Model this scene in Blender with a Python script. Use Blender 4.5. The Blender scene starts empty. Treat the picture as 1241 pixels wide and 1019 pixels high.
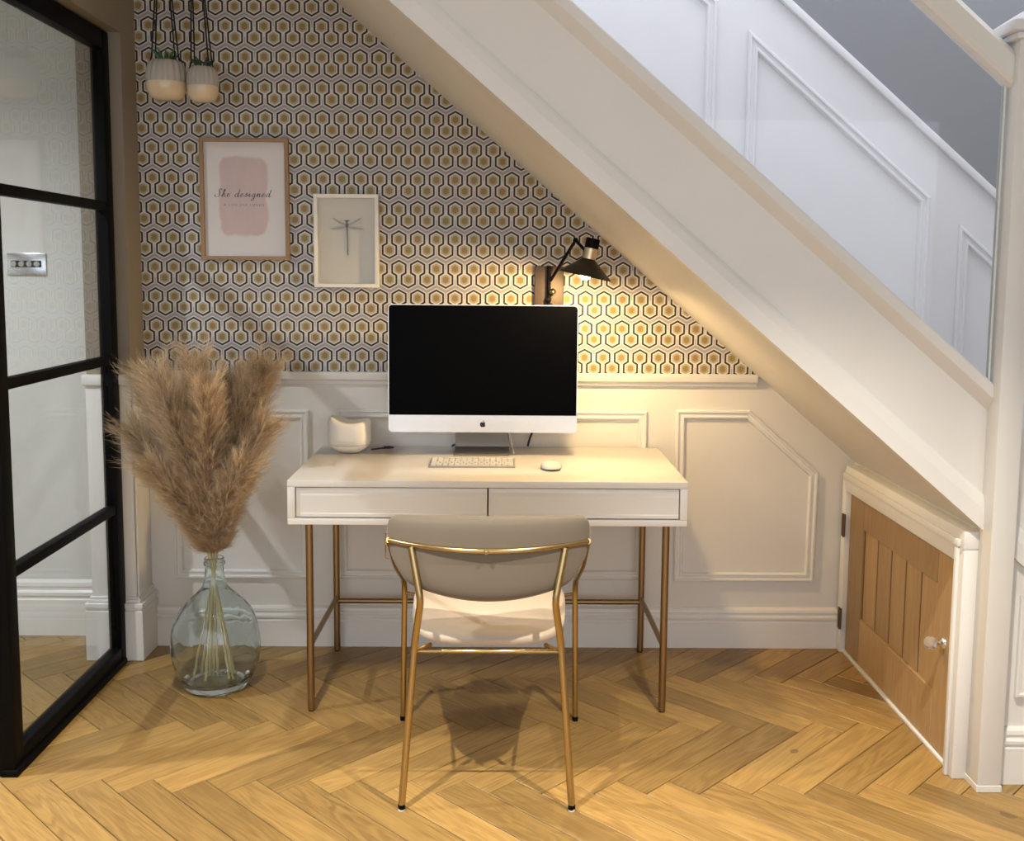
import bpy, bmesh, math, random
from mathutils import Vector, Matrix

random.seed(7)
SC = bpy.context.scene
COL = SC.collection
PI = math.pi

# ------------------------------------------------------------------ camera
IMG_W, IMG_H = 1241.0, 1019.0
cam_d = bpy.data.cameras.new('camera')
cam = bpy.data.objects.new('camera', cam_d)
COL.objects.link(cam)
SC.camera = cam
cam_d.sensor_fit = 'HORIZONTAL'
cam_d.sensor_width = 36.0
cam_d.lens = 1244.36 * 36.0 / IMG_W
cam_d.shift_y = -51.94 / IMG_W
cam_d.clip_start = 0.05
_r = Vector((0.99991539, -0.01013508, 0.00815453))
_u = Vector((-0.00705635, 0.10402729, 0.99454941))
_f = Vector((0.01092813, 0.9945228, -0.10394698))
cam.matrix_world = Matrix(((_r.x, _u.x, -_f.x, 0.01714), (_r.y, _u.y, -_f.y, -3.64905),
                           (_r.z, _u.z, -_f.z, 1.3696), (0, 0, 0, 1)))

# ------------------------------------------------------------------ world (cool evening daylight from the landing and garden side)
w = bpy.data.worlds.new('world')
SC.world = w
w.use_nodes = True
w.node_tree.nodes['Background'].inputs[0].default_value = (0.90, 0.94, 1.0, 1)
w.node_tree.nodes['Background'].inputs[1].default_value = 1.10
DOWNLIGHT_W = 160.0
BULB_STRENGTH = 840.0
# unseen area lamp added over the stairwell to brighten the stair wall
_ad = bpy.data.lights.new('stairwell_fill', 'AREA')
_ad.shape = 'RECTANGLE'
_ad.size, _ad.size_y = 2.2, .8
_ad.energy = 20.0
_ad.color = (.94, .95, 1.0)
_ao = bpy.data.objects.new('stairwell_fill', _ad)
COL.objects.link(_ao)
_ao.location = (1.0, -.75, 4.45)

# ------------------------------------------------------------------ exposure
SC.view_settings.view_transform = 'Standard'
SC.view_settings.look = 'None'
SC.view_settings.exposure = 0.76
SC.view_settings.gamma = 1.0
SC.view_settings.use_curve_mapping = False


# ================================================================== materials
class NG:
    def __init__(self, name):
        self.m = bpy.data.materials.new(name)
        self.m.use_nodes = True
        self.t = self.m.node_tree
        self.b = self.t.nodes['Principled BSDF']
        self.out = self.t.nodes['Material Output']

    def n(self, typ, **kw):
        nd = self.t.nodes.new(typ)
        for k, v in kw.items():
            setattr(nd, k, v)
        return nd

    def l(self, a, b):
        self.t.links.new(a, b)

    def put(self, sock, v):
        if isinstance(v, bpy.types.NodeSocket):
            self.l(v, sock)
        elif isinstance(v, (tuple, list)) and sock.type == 'RGBA':
            sock.default_value = tuple(v)[:3] + (1,)
        else:
            sock.default_value = v

    def math(self, op, a, b=None, c=None):
        nd = self.n('ShaderNodeMath', operation=op)
        self.put(nd.inputs[0], a)
        if b is not None:
            self.put(nd.inputs[1], b)
        if c is not None:
            self.put(nd.inputs[2], c)
        return nd.outputs[0]

    def mix(self, f, a, b):
        nd = self.n('ShaderNodeMix', data_type='RGBA')
        self.put(nd.inputs['Factor'], f)
        self.put(nd.inputs[6], a)
        self.put(nd.inputs[7], b)
        return nd.outputs[2]

    def coords(self, which='Object'):
        return self.n('ShaderNodeTexCoord').outputs[which]

    def mapping(self, vec, scale=(1, 1, 1), loc=(0, 0, 0)):
        nd = self.n('ShaderNodeMapping')
        self.l(vec, nd.inputs[0])
        self.put(nd.inputs['Scale'], scale)
        self.put(nd.inputs['Location'], loc)
        return nd.outputs[0]

    def noise(self, vec, scale, detail=3, rough=.55, dist=0):
        nd = self.n('ShaderNodeTexNoise')
        self.l(vec, nd.inputs['Vector'])
        nd.inputs['Scale'].default_value = scale
        nd.inputs['Detail'].default_value = detail
        nd.inputs['Roughness'].default_value = rough
        nd.inputs['Distortion'].default_value = dist
        return nd.outputs[0]

    def ramp(self, fac, stops):
        nd = self.n('ShaderNodeValToRGB')
        self.l(fac, nd.inputs[0])
        e = nd.color_ramp.elements
        while len(e) < len(stops):
            e.new(.5)
        for el, (p, c) in zip(e, stops):
            el.position = p
            el.color = tuple(c)[:3] + (1,)
        return nd.outputs[0]

    def bump(self, h, strength=.2, dist=.002):
        nd = self.n('ShaderNodeBump')
        nd.inputs['Strength'].default_value = strength
        nd.inputs['Distance'].default_value = dist
        self.l(h, nd.inputs['Height'])
        self.l(nd.outputs[0], self.b.inputs['Normal'])

    def set(self, **kw):
        for k, v in kw.items():
            self.put(self.b.inputs[k.replace('_', ' ')], v)


def paint(name, col, rough=.5, var=.04, scale=6, bump=.06):
    g = NG(name)
    v = g.coords()
    nz = g.noise(v, scale, 4)
    a = tuple(c * (1 - var) for c in col)
    b = tuple(min(1, c * (1 + var)) for c in col)
    g.set(Base_Color=g.mix(nz, a, b), Roughness=rough)
    g.bump(g.noise(v, 180, 2), bump, .0006)
    return g.m


def metal(name, col, rough=.25, var=.08, metallic=1.0):
    g = NG(name)
    v = g.coords()
    nz = g.noise(v, 40, 3)
    g.set(Base_Color=g.mix(nz, tuple(c * (1 - var) for c in col), tuple(min(1, c * (1 + var)) for c in col)),
          Metallic=metallic, Roughness=g.math('MULTIPLY_ADD', nz, .08, rough))
    return g.m


def fabric(name, col, rough=.85, sheen=.4):
    g = NG(name)
    v = g.coords()
    nz = g.noise(v, 9, 3)
    fine = g.noise(v, 700, 2)
    g.set(Base_Color=g.mix(nz, tuple(c * .92 for c in col), tuple(c * 1.06 for c in col)), Roughness=rough)
    g.b.inputs['Sheen Weight'].default_value = sheen
    g.b.inputs['Sheen Roughness'].default_value = .4
    g.bump(fine, .12, .0006)
    return g.m


def thin_glass(name, tint=(.97, .985, .98), rough=.0, ior=1.5):
    g = NG(name)
    tr = g.n('ShaderNodeBsdfTransparent')
    nz = g.noise(g.coords(), 3, 1)
    g.l(g.mix(nz, tuple(c * .99 for c in tint), tint), tr.inputs[0])
    gl = g.n('ShaderNodeBsdfGlossy')
    gl.inputs['Roughness'].default_value = rough
    fr = g.n('ShaderNodeFresnel')
    geo = g.n('ShaderNodeNewGeometry')       # same reflectance for the inner face of the sheet
    g.l(g.math('MULTIPLY_ADD', geo.outputs['Backfacing'], 1.0 / ior - ior, ior), fr.inputs[0])
    mx = g.n('ShaderNodeMixShader')
    g.l(fr.outputs[0], mx.inputs[0])
    g.l(tr.outputs[0], mx.inputs[1])
    g.l(gl.outputs[0], mx.inputs[2])
    g.l(mx.outputs[0], g.out.inputs[0])
    return g


def emission(name, col, strength):
    g = NG(name)
    g.set(Base_Color=col, Emission_Color=col, Emission_Strength=strength)
    return g.m


def wallpaper_mat():
    g = NG('hexagon_wallpaper')
    sep = g.n('ShaderNodeSeparateXYZ')
    g.l(g.coords('Object'), sep.inputs[0])
    P, Q = 230.0, 373.0
    # object coords = world metres; convert to pattern units (230 per repeat across, 373 per repeat down), y runs downward
    x = g.math('MULTIPLY', g.math('SUBTRACT', sep.outputs[0], 0.3150), P / .0660)
    y = g.math('MULTIPLY', g.math('SUBTRACT', 1.0640, sep.outputs[2]), Q / .1032)

    def wrap(v, lo, hi):
        return g.math('WRAP', v, hi, lo)
    xu = g.math('ABSOLUTE', wrap(x, -P / 2, P / 2))
    xl = g.math('SUBTRACT', P / 2, xu)
    t = wrap(y, -111, 262)

    def hexd(ax, yy, soft_bottom):
        h = g.math('MULTIPLY', ax, .5)
        s = 1 if soft_bottom else -1
        up = g.math('MULTIPLY_ADD', yy, -.866 * s, h)
        dn = g.math('ADD', g.math('MULTIPLY_ADD', yy, .866 * s, h), -10.0)
        return g.math('MAXIMUM', ax, g.math('MAXIMUM', up, dn))
    du = hexd(xu, t, True)
    dl = hexd(xl, g.math('SUBTRACT', t, 150.0), False)
    isU = g.math('LESS_THAN', t, 75.0)
    mixf = g.n('ShaderNodeMix', data_type='FLOAT')
    g.l(isU, mixf.inputs[0])
    g.put(mixf.inputs[2], dl)
    g.put(mixf.inputs[3], du)
    d = mixf.outputs[0]
    # nearest cell distance including next rows
    du2 = hexd(xu, g.math('SUBTRACT', t, Q), True)
    dl2 = hexd(xl, g.math('ADD', t, Q - 150.0), False)
    D = g.math('MINIMUM', g.math('MINIMUM', du, dl), g.math('MINIMUM', du2, dl2))
    line = g.math('LESS_THAN', g.math('ABSOLUTE', g.math('SUBTRACT', d, 83.0)), 11.0)
    grey = g.math('GREATER_THAN', D, 110.0)
    inner = g.math('LESS_THAN', D, 75.0)
    taupe = g.math('LESS_THAN', D, 56.0)
    gold = g.math('LESS_THAN', D, 34.0)
    # per-hexagon tone and fibre
    cell = g.n('ShaderNodeCombineXYZ')
    g.l(g.math('FLOOR', g.math('DIVIDE', g.math('ADD', x, P / 2), P / 2)), cell.inputs[0])
    g.l(g.math('FLOOR', g.math('DIVIDE', g.math('ADD', y, 111), Q / 2)), cell.inputs[1])
    wn = g.n('ShaderNodeTexWhiteNoise', noise_dimensions='2D')
    g.l(cell.outputs[0], wn.inputs['Vector'])
    gcol = g.mix(wn.outputs[0], (.270, .215, .070), (.320, .205, .075))
    fine = g.noise(g.coords(), 900, 1)
    col = g.mix(grey, (.60, .575, .57), (.34, .32, .33))
    col = g.mix(inner, col, (.66, .62, .56))
    col = g.mix(taupe, col, (.385, .345, .265))
    col = g.mix(gold, col, gcol)
    col = g.mix(line, col, (.012, .010, .014))
    col = g.mix(g.math('MULTIPLY', fine, .16), col, (.25, .23, .2))
    g.set(Base_Color=col, Roughness=.5)
    g.b.inputs['Specular IOR Level'].default_value = .2
    g.put(g.b.inputs['Metallic'], g.math('MULTIPLY', g.math('MULTIPLY', gold, g.math('SUBTRACT', 1.0, line)), .25))
    g.bump(fine, .05, .0004)
    return g.m


def oak_mat(name, lo, hi, along='X', obj_random=True, rough=.34):
    g = NG(name)
    v = g.coords('Object')
    if obj_random:
        oi = g.n('ShaderNodeObjectInfo')
        off = g.n('ShaderNodeCombineXYZ')
        g.l(g.math('MULTIPLY', oi.outputs['Random'], 37.0), off.inputs[0])
        g.l(g.math('MULTIPLY', oi.outputs['Random'], 91.0), off.inputs[1])
        ad = g.n('ShaderNodeVectorMath', operation='ADD')
        g.l(v, ad.inputs[0])
        g.l(off.outputs[0], ad.inputs[1])
        v = ad.outputs[0]
        rnd = oi.outputs['Random']
    else:
        rnd = .5
    st = {'X': (1.6, 14, 14), 'Z': (14, 14, 1.6), 'Y': (14, 1.6, 14)}[along]
    fs = {'X': (5, 160, 160), 'Z': (160, 160, 5), 'Y': (160, 5, 160)}[along]
    broad = g.noise(g.mapping(v, st), 1.0, 3, .5, 1.2)
    rings = g.math('SINE', g.math('MULTIPLY', broad, 46.0))
    rings = g.math('MULTIPLY_ADD', rings, .5, .5)
    fibre = g.noise(g.mapping(v, fs), 1.0, 2, .6)
    mask = g.noise(g.mapping(v, {'X': (2.2, 6, 6), 'Z': (6, 6, 2.2), 'Y': (6, 2.2, 6)}[along]), 1.0, 2)
    f = g.math('ADD', g.math('MULTIPLY', g.math('MULTIPLY', rings, mask), .48), g.math('MULTIPLY', fibre, .60))
    base = g.mix(g.math('SUBTRACT', 1.0, f), lo, hi)
    tone = g.math('MULTIPLY_ADD', rnd, .48, .70) if obj_random else 1.0
    hs = g.n('ShaderNodeHueSaturation')
    g.put(hs.inputs['Value'], tone)
    g.l(base, hs.inputs['Color'])
    # scattered dark knots
    vo = g.n('ShaderNodeTexVoronoi')
    g.l(g.mapping(v, {'X': (2.2, 3.4, 3.4), 'Z': (3.4, 3.4, 2.2), 'Y': (3.4, 2.2, 3.4)}[along]), vo.inputs['Vector'])
    vo.inputs['Scale'].default_value = 1.0
    k = g.math('LESS_THAN', g.math('ADD', vo.outputs['Distance'], g.math('MULTIPLY', broad, .10)), .095)
    col = g.mix(g.math('MULTIPLY', k, .55), hs.outputs[0], (.10, .05, .018))
    g.set(Base_Color=col, Roughness=g.math('MULTIPLY_ADD', fibre, .16, rough))
    g.bump(fibre, .12, .0008)
    return g.m


M = {}
M['wall'] = paint('cream_wall_paint', (.71, .69, .655), .55)
M['wall_grey_white'] = paint('grey_white_wall_paint', (.60, .61, .585), .6)
M['taupe'] = paint('taupe_wall_paint', (.25, .215, .165), .65)
M['trim'] = paint('white_satin_trim', (.75, .74, .715), .35)
M['string'] = paint('white_stair_paint', (.735, .72, .69), .38)
M['stairwall'] = paint('white_stair_wall_paint', (.70, .70, .725), .4)
M['greywall'] = paint('slate_grey_wall_paint', (.215, .225, .24), .6)
M['ceiling'] = paint('ceiling_paint', (.80, .79, .77), .7)
M['wallpaper'] = wallpaper_mat()
M['oak_floor'] = oak_mat('oak_parquet', (.135, .068, .018), (.445, .282, .092))
M['oak_far'] = oak_mat('oak_parquet_far', (.135, .068, .018), (.445, .282, .092), obj_random=False)
M['subfloor'] = paint('dark_subfloor', (.07, .045, .02), .8)
M['oak_door'] = oak_mat('oak_door_veneer', (.29, .175, .075), (.44, .295, .14), along='Z', obj_random=True, rough=.42)
M['groove_shade'] = oak_mat('groove_shade_brown', (.055, .025, .010), (.10, .05, .02), along='Z', obj_random=False, rough=.6)  # groove shade of the cupboard door, put into a dark brown
M['oak_frame'] = oak_mat('pale_oak_frame', (.26, .16, .08), (.36, .23, .12), along='Z', obj_random=False, rough=.5)
M['black_metal'] = metal('black_powder_coat', (.002, .002, .0025), .5, metallic=.0)
M['black_metal'].node_tree.nodes['Principled BSDF'].inputs['Specular IOR Level'].default_value = .1
M['brass'] = metal('brushed_brass', (.50, .37, .18), .20, .02)
M['brass_desk'] = metal('satin_brass', (.31, .212, .112), .30, .02)
M['chrome'] = metal('polished_chrome', (.72, .75, .80), .18)
M['hinge'] = metal('bronze_hinge', (.16, .09, .05), .4)
M['bronze'] = metal('bronze_backplate', (.075, .052, .036), .45, metallic=.3)
M['gloss_white'] = paint('white_lacquer', (.80, .78, .74), .16, .015, 3, .01)
M['plastic'] = paint('white_plastic', (.82, .81, .78), .38, .02, 8, .02)
M['foot'] = paint('clear_foot_cap', (.75, .72, .68), .3)
M['screen'] = paint('black_screen_glass', (.001, .001, .0012), .35, .02, 3, .0)
M['screen'].node_tree.nodes['Principled BSDF'].inputs['Specular IOR Level'].default_value = .03
M['alu'] = metal('silver_aluminium', (.78, .77, .75), .30, .02, .85)
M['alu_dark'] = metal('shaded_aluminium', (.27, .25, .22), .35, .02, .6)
M['key_base'] = metal('silver_keyboard_base', (.50, .48, .45), .35, .02, .5)
M['logo'] = paint('black_logo', (.006, .006, .006), .3)
M['seat'] = fabric('cream_velvet', (.52, .44, .35))
M['back'] = fabric('taupe_velvet', (.165, .138, .106), .8, .15)
M['rope'] = paint('black_cord', (.006, .006, .006), .8)
M['cord_dark'] = paint('purple_black_cable', (.03, .015, .035), .5)
M['cord_white'] = paint('white_cable', (.75, .72, .68), .4)
M['ceramic'] = paint('pale_stoneware', (.40, .385, .345), .18, .05, 30)
M['sand'] = paint('cream_glaze', (.60, .49, .34), .10, .05, 20)
M['leaf'] = paint('succulent_green', (.035, .12, .045), .45, .4, 40)
M['leaf_dark'] = paint('dark_succulent_green', (.02, .06, .03), .45, .4, 40)
M['soil'] = paint('dark_soil', (.03, .02, .012), .9, .3, 90)
M['paper'] = None
M['shade'] = metal('black_lamp_shade', (.030, .022, .014), .42, metallic=.35)
M['socket'] = metal('pale_brass_socket', (.66, .52, .33), .28)
M['bulb'] = emission('warm_bulb', (1.0, .68, .31), BULB_STRENGTH)
M['downlight'] = emission('downlight_lens', (1.0, .9, .76), 6)
M['glass_door'] = thin_glass('door_glass', (.93, .95, .95), .0, 1.5).m
M['glass_stair'] = thin_glass('balustrade_glass', (.955, .955, .965), .0, 1.45).m
_gv = NG('pale_green_bottle_glass')
_gv.set(Base_Color=_gv.mix(_gv.noise(_gv.coords(), 5, 1), (.865, .94, .945), (.89, .95, .955)), Roughness=.0, IOR=1.46)
_gv.b.inputs['Transmission Weight'].default_value = 1.0
_gv.bump(_gv.noise(_gv.coords(), 14, 2), .22, .012)
M['glass_vase'] = _gv.m
M['glass_edge'] = paint('glass_edge_bead', (.72, .78, .76), .25)
M['stalk'] = paint('pale_dry_stalk', (.56, .49, .29), .6, .2, 30)
M['picture_glass'] = thin_glass('picture_glass', (.97, .97, .97), .02, 1.35).m
M['box_white'] = paint('white_box_frame', (.80, .77, .70), .4)
M['insect_card'] = paint('warm_grey_card', (.61, .57, .48), .8)
M['insect'] = paint('brown_insect_body', (.09, .055, .03), .5, .4, 90)
M['wing'] = paint('pale_wing', (.30, .26, .20), .5, .3, 200)
M['wing_film'] = paint('smoky_wing_film', (.36, .325, .26), .5, .1, 200)
M['ink'] = paint('black_ink', (.012, .010, .012), .7)
M['ink_soft'] = paint('grey_brown_ink', (.12, .09, .09), .7)


def art_mat():
    # pale paper with a pink watercolour block, object space x (width), z (height)
    g = NG('watercolour_print')
    v = g.coords('Object')
    sep = g.n('ShaderNodeSeparateXYZ')
    g.l(v, sep.inputs[0])
    n1 = g.noise(v, 18, 4)
    n2 = g.noise(g.mapping(v, (60, 60, 6)), 1, 3)
    wob = g.math('MULTIPLY', g.math('SUBTRACT', n1, .5), .03)
    dx = g.math('SUBTRACT', g.math('ABSOLUTE', g.math('SUBTRACT', sep.outputs[0], -.005)), .083)
    dz = g.math('SUBTRACT', g.math('ABSOLUTE', g.math('SUBTRACT', sep.outputs[2], .012)), .135)
    rx = g.math('MAXIMUM', g.math('ADD', dx, .035), 0.0)
    rz = g.math('MAXIMUM', g.math('ADD', dz, .035), 0.0)
    d = g.math('SUBTRACT', g.math('SQRT', g.math('ADD', g.math('MULTIPLY', rx, rx), g.math('MULTIPLY', rz, rz))), .035)
    d = g.math('ADD', d, wob)
    f = g.n('ShaderNodeMapRange')
    g.l(d, f.inputs[0])
    f.inputs[1].default_value = .004
    f.inputs[2].default_value = -.006
    pink = g.mix(n2, (.55, .39, .355), (.66, .50, .465))
    col = g.mix(f.outputs[0], (.72, .67, .645), pink)
    g.set(Base_Color=col, Roughness=.7)
    return g.m


def pampas_mat():
    g = NG('pampas_fluff')
    at = g.n('ShaderNodeAttribute')
    at.attribute_name = 'tone'
    oi = g.n('ShaderNodeObjectInfo')
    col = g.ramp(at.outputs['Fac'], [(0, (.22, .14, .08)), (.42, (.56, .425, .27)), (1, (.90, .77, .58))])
    hs = g.n('ShaderNodeHueSaturation')
    g.l(col, hs.inputs['Color'])
    g.l(g.math('MULTIPLY_ADD', oi.outputs['Random'], .4, .8), hs.inputs['Value'])
    g.set(Base_Color=hs.outputs[0], Roughness=.75)
    tl = g.n('ShaderNodeBsdfTranslucent')
    g.l(hs.outputs[0], tl.inputs[0])
    mx = g.n('ShaderNodeMixShader')
    mx.inputs[0].default_value = .35
    g.l(g.b.outputs[0], mx.inputs[1])
    g.l(tl.outputs[0], mx.inputs[2])
    g.l(mx.outputs[0], g.out.inputs[0])
    return g.m


M['art'] = art_mat()
M['pampas'] = pampas_mat()


# ================================================================== mesh helpers
def new_bm():
    return bmesh.new()


def finish(name, bm, mat, parent=None, smooth=None, loc=None):
    me = bpy.data.meshes.new(name)
    bmesh.ops.recalc_face_normals(bm, faces=bm.faces[:])
    bm.to_mesh(me)
    bm.free()
    o = bpy.data.objects.new(name, me)
    COL.objects.link(o)
    if mat is not None:
        me.materials.append(M[mat] if isinstance(mat, str) else mat)
    if smooth is not None:
        for p in me.polygons:
            p.use_smooth = True
        if smooth < 179:
            me.set_sharp_from_angle(angle=math.radians(smooth))
    if parent is not None:
        o.parent = parent
        if parent.type == 'EMPTY' or True:
            o.matrix_parent_inverse = Matrix.Translation(-world_loc(parent))
    if loc is not None:
        o.location = loc
    return o


def world_loc(o):
    v = Vector(o.location)
    if o.parent is not None:
        v = v + o.matrix_parent_inverse.translation + world_loc(o.parent)
    return v


def thing(name, label, cat, loc=(0, 0, 0), group=None, kind=None):
    o = bpy.data.objects.new(name, None)
    COL.objects.link(o)
    o.location = loc
    o.empty_display_size = .05
    return tag(o, label, cat, group, kind)


def tag(o, label=None, cat=None, group=None, kind=None):
    if label:
        o['label'] = label
    if cat:
        o['category'] = cat
    if group:
        o['group'] = group
    if kind:
        o['kind'] = kind
    return o


def add_box(bm, x0, x1, y0, y1, z0, z1, bev=0, segs=2):
    r = bmesh.ops.create_cube(bm, size=1.0)
    vs = r['verts']
    for v in vs:
        v.co = Vector(((x0 + x1) / 2 + v.co.x * (x1 - x0), (y0 + y1) / 2 + v.co.y * (y1 - y0), (z0 + z1) / 2 + v.co.z * (z1 - z0)))
    if bev > 0:
        es = list({e for v in vs for e in v.link_edges})
        bmesh.ops.bevel(bm, geom=es, offset=bev, segments=segs, affect='EDGES', profile=.5)


def box(name, x0, x1, y0, y1, z0, z1, mat, parent=None, bev=0, segs=2):
    bm = new_bm()
    add_box(bm, min(x0, x1), max(x0, x1), min(y0, y1), max(y0, y1), min(z0, z1), max(z0, z1), bev, segs)
    return finish(name, bm, mat, parent, 35 if bev else None)


def add_prism(bm, pts, a, b, plane='xz', bev=0):
    """closed polygon pts in a plane, extruded from a to b along the remaining axis"""
    def P(p, t):
        if plane == 'xz':
            return (p[0], t, p[1])
        if plane == 'yz':
            return (t, p[0], p[1])
        return (p[0], p[1], t)
    A = [bm.verts.new(P(p, a)) for p in pts]
    B = [bm.verts.new(P(p, b)) for p in pts]
    fs = [bm.faces.new(A), bm.faces.new(B[::-1])]
    n = len(pts)
    for i in range(n):
        fs.append(bm.faces.new((A[i], B[i], B[(i + 1) % n], A[(i + 1) % n])))
    if bev > 0:
        es = list({e for f in fs for e in f.edges})
        bmesh.ops.bevel(bm, geom=es, offset=bev, segments=2, affect='EDGES', profile=.5)


def prism(name, pts, a, b, mat, parent=None, plane='xz', bev=0, smooth=35):
    bm = new_bm()
    add_prism(bm, pts, a, b, plane, bev)
    return finish(name, bm, mat, parent, smooth)


def smooth_path(pts, sub=6, closed=False):
    pts = [Vector(p) for p in pts]
    out = []
    n = len(pts)
    rng = range(n if closed else n - 1)
    for i in rng:
        p0 = pts[(i - 1) % n] if (closed or i > 0) else pts[i]
        p1 = pts[i]
        p2 = pts[(i + 1) % n]
        p3 = pts[(i + 2) % n] if (closed or i + 2 < n) else p2
        for s in range(sub):
            t = s / sub
            out.append(.5 * ((2 * p1) + (-p0 + p2) * t + (2 * p0 - 5 * p1 + 4 * p2 - p3) * t * t + (-p0 + 3 * p1 - 3 * p2 + p3) * t ** 3))
    if not closed:
        out.append(pts[-1])
    return out


def round_corners(pts, r, seg=5):
    pts = [Vector(p) for p in pts]
    out = [pts[0]]
    for a, b, c in zip(pts, pts[1:], pts[2:]):
        d1 = (a - b).normalized()
        d2 = (c - b).normalized()
        k = min(r, (a - b).length * .45, (c - b).length * .45)
        p, q = b + d1 * k, b + d2 * k
        for i in range(seg + 1):
            t = i / seg
            out.append((1 - t) ** 2 * p + 2 * t * (1 - t) * b + t * t * q)
    out.append(pts[-1])
    return out


def add_tube(bm, pts, r, segs=10, caps=True, closed=False):
    pts = [Vector(p) for p in pts]
    n = len(pts)
    rs = r if isinstance(r, (list, tuple)) else [r] * n
    rings = []
    up = None
    for i in range(n):
        if closed:
            t = (pts[(i + 1) % n] - pts[i - 1]).normalized()
        else:
            t = (pts[min(i + 1, n - 1)] - pts[max(i - 1, 0)]).normalized()
        if up is None:
            up = Vector((0, 0, 1)) if abs(t.z) < .9 else Vector((0, 1, 0))
        s = t.cross(up)
        if s.length < 1e-6:
            s = t.orthogonal()
        s.normalize()
        up = s.cross(t).normalized()
        rings.append([bm.verts.new(pts[i] + (s * math.cos(2 * PI * k / segs) + up * math.sin(2 * PI * k / segs)) * rs[i]) for k in range(segs)])
    for i in range(n if closed else n - 1):
        a, b = rings[i], rings[(i + 1) % n]
        for k in range(segs):
            bm.faces.new((a[k], a[(k + 1) % segs], b[(k + 1) % segs], b[k]))
    if caps and not closed:
        bm.faces.new(rings[0][::-1])
        bm.faces.new(rings[-1])


def tube(name, pts, r, mat, parent=None, segs=10, closed=False):
    bm = new_bm()
    add_tube(bm, pts, r, segs, True, closed)
    return finish(name, bm, mat, parent, 50)


def add_lathe(bm, prof, c, segs=32, axis=None, wob=None):
    """prof [(r, h)], revolved about axis through c (z by default)"""
    axis = Vector(axis or (0, 0, 1)).normalized()
    s = axis.orthogonal().normalized() if abs(axis.z) < .999 else Vector((1, 0, 0))
    t = axis.cross(s)
    c = Vector(c)
    rings = []
    for (r, h) in prof:
        if r < 1e-6:
            rings.append([bm.verts.new(c + axis * h)])
        else:
            ring = []
            for k in range(segs):
                a = 2 * PI * k / segs
                rr = r * (1 + (wob(a, h) if wob else 0))
                ring.append(bm.verts.new(c + axis * h + (s * math.cos(a) + t * math.sin(a)) * rr))
            rings.append(ring)
    for a, b in zip(rings, rings[1:]):
        for k in range(segs):
            k2 = (k + 1) % segs
            if len(a) == 1 and len(b) == 1:
                continue
            if len(a) == 1:
                bm.faces.new((a[0], b[k], b[k2]))
            elif len(b) == 1:
                bm.faces.new((a[k], b[0], a[k2]))
            else:
                bm.faces.new((a[k], b[k], b[k2], a[k2]))


def lathe(name, prof, c, mat, parent=None, segs=32, axis=None, smooth=50, wob=None):
    bm = new_bm()
    add_lathe(bm, prof, c, segs, axis, wob)
    return finish(name, bm, mat, parent, smooth)


def offset_poly(pts, d):
    """inward offset of a convex-ish 2D polygon (any winding) with mitred corners"""
    n = len(pts)
    area = sum(pts[i][0] * pts[(i + 1) % n][1] - pts[(i + 1) % n][0] * pts[i][1] for i in range(n))
    sgn = 1 if area > 0 else -1
    out = []
    for i in range(n):
        p0, p1, p2 = Vector(pts[i - 1]), Vector(pts[i]), Vector(pts[(i + 1) % n])
        d1, d2 = (p1 - p0).normalized(), (p2 - p1).normalized()
        n1, n2 = Vector((-d1.y, d1.x)) * sgn, Vector((-d2.y, d2.x)) * sgn
        m = (n1 + n2)
        m = m / m.dot(n1)
        out.append(p1 + m * d)
    return out


MOULD = [(0, 0), (0, .010), (.004, .014), (.009, .014), (.012, .009), (.020, .009), (.023, .012), (.028, .012), (.032, .004), (.032, 0)]


def panel_moulding(name, pts, y, parent, mat='trim', prof=MOULD, sc=1.0):
    """raised picture-rail frame on a wall facing -Y at depth y"""
    bm = new_bm()
    rings = []
    for off, h in prof:
        rings.append([bm.verts.new((p[0], y - h * sc, p[1])) for p in offset_poly(pts, off * sc)])
    n = len(pts)
    for a, b in zip(rings, rings[1:]):
        for i in range(n):
            bm.faces.new((a[i], a[(i + 1) % n], b[(i + 1) % n], b[i]))
    return finish(name, bm, mat, parent)


def along_x(name, prof, x0, x1, mat, parent=None):
    """profile [(y, z)] extruded along x"""
    return prism(name, prof, x0, x1, mat, parent, 'yz', 0, 20)


# ================================================================== SETTING
SL = .857                      # pitch of the flight


def zl(c, x):
    return c - SL * x


C_SOF, C_STRIP, C_STR, C_RAIL, C_HLOW, C_HTOP = 1.805, 1.898, 2.157, 2.194, 2.945, 3.033
C_DADO, C_PAN = 3.148, 2.937
CEIL = 2.40
PLANK_T = .012

# ---- floor with herringbone blocks
floor = box('floor', -3.2, 3.0, -5.5, .5, -.12, -PLANK_T, 'subfloor')
tag(floor, 'oak herringbone parquet floor', 'floor', kind='structure')
PW, PL = .1388 / math.sqrt(2), .52
gap = .0011


def plank_mesh():
    bm = new_bm()
    L2, W2, c = PL / 2 - gap, PW / 2 - gap, .0016
    lo = [bm.verts.new((x * L2, y * W2, -PLANK_T)) for x, y in ((-1, -1), (1, -1), (1, 1), (-1, 1))]
    mi = [bm.verts.new((x * L2, y * W2, -c)) for x, y in ((-1, -1), (1, -1), (1, 1), (-1, 1))]
    hi = [bm.verts.new((x * (L2 - c), y * (W2 - c), 0)) for x, y in ((-1, -1), (1, -1), (1, 1), (-1, 1))]
    bm.faces.new(hi)
    for i in range(4):
        j = (i + 1) % 4
        bm.faces.new((lo[i], lo[j], mi[j], mi[i]))
        bm.faces.new((mi[i], mi[j], hi[j], hi[i]))
    me = bpy.data.meshes.new('plank')
    bmesh.ops.recalc_face_normals(bm, faces=bm.faces[:])
    bm.to_mesh(me)
    bm.free()
    me.materials.append(M['oak_floor'])
    return me


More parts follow.
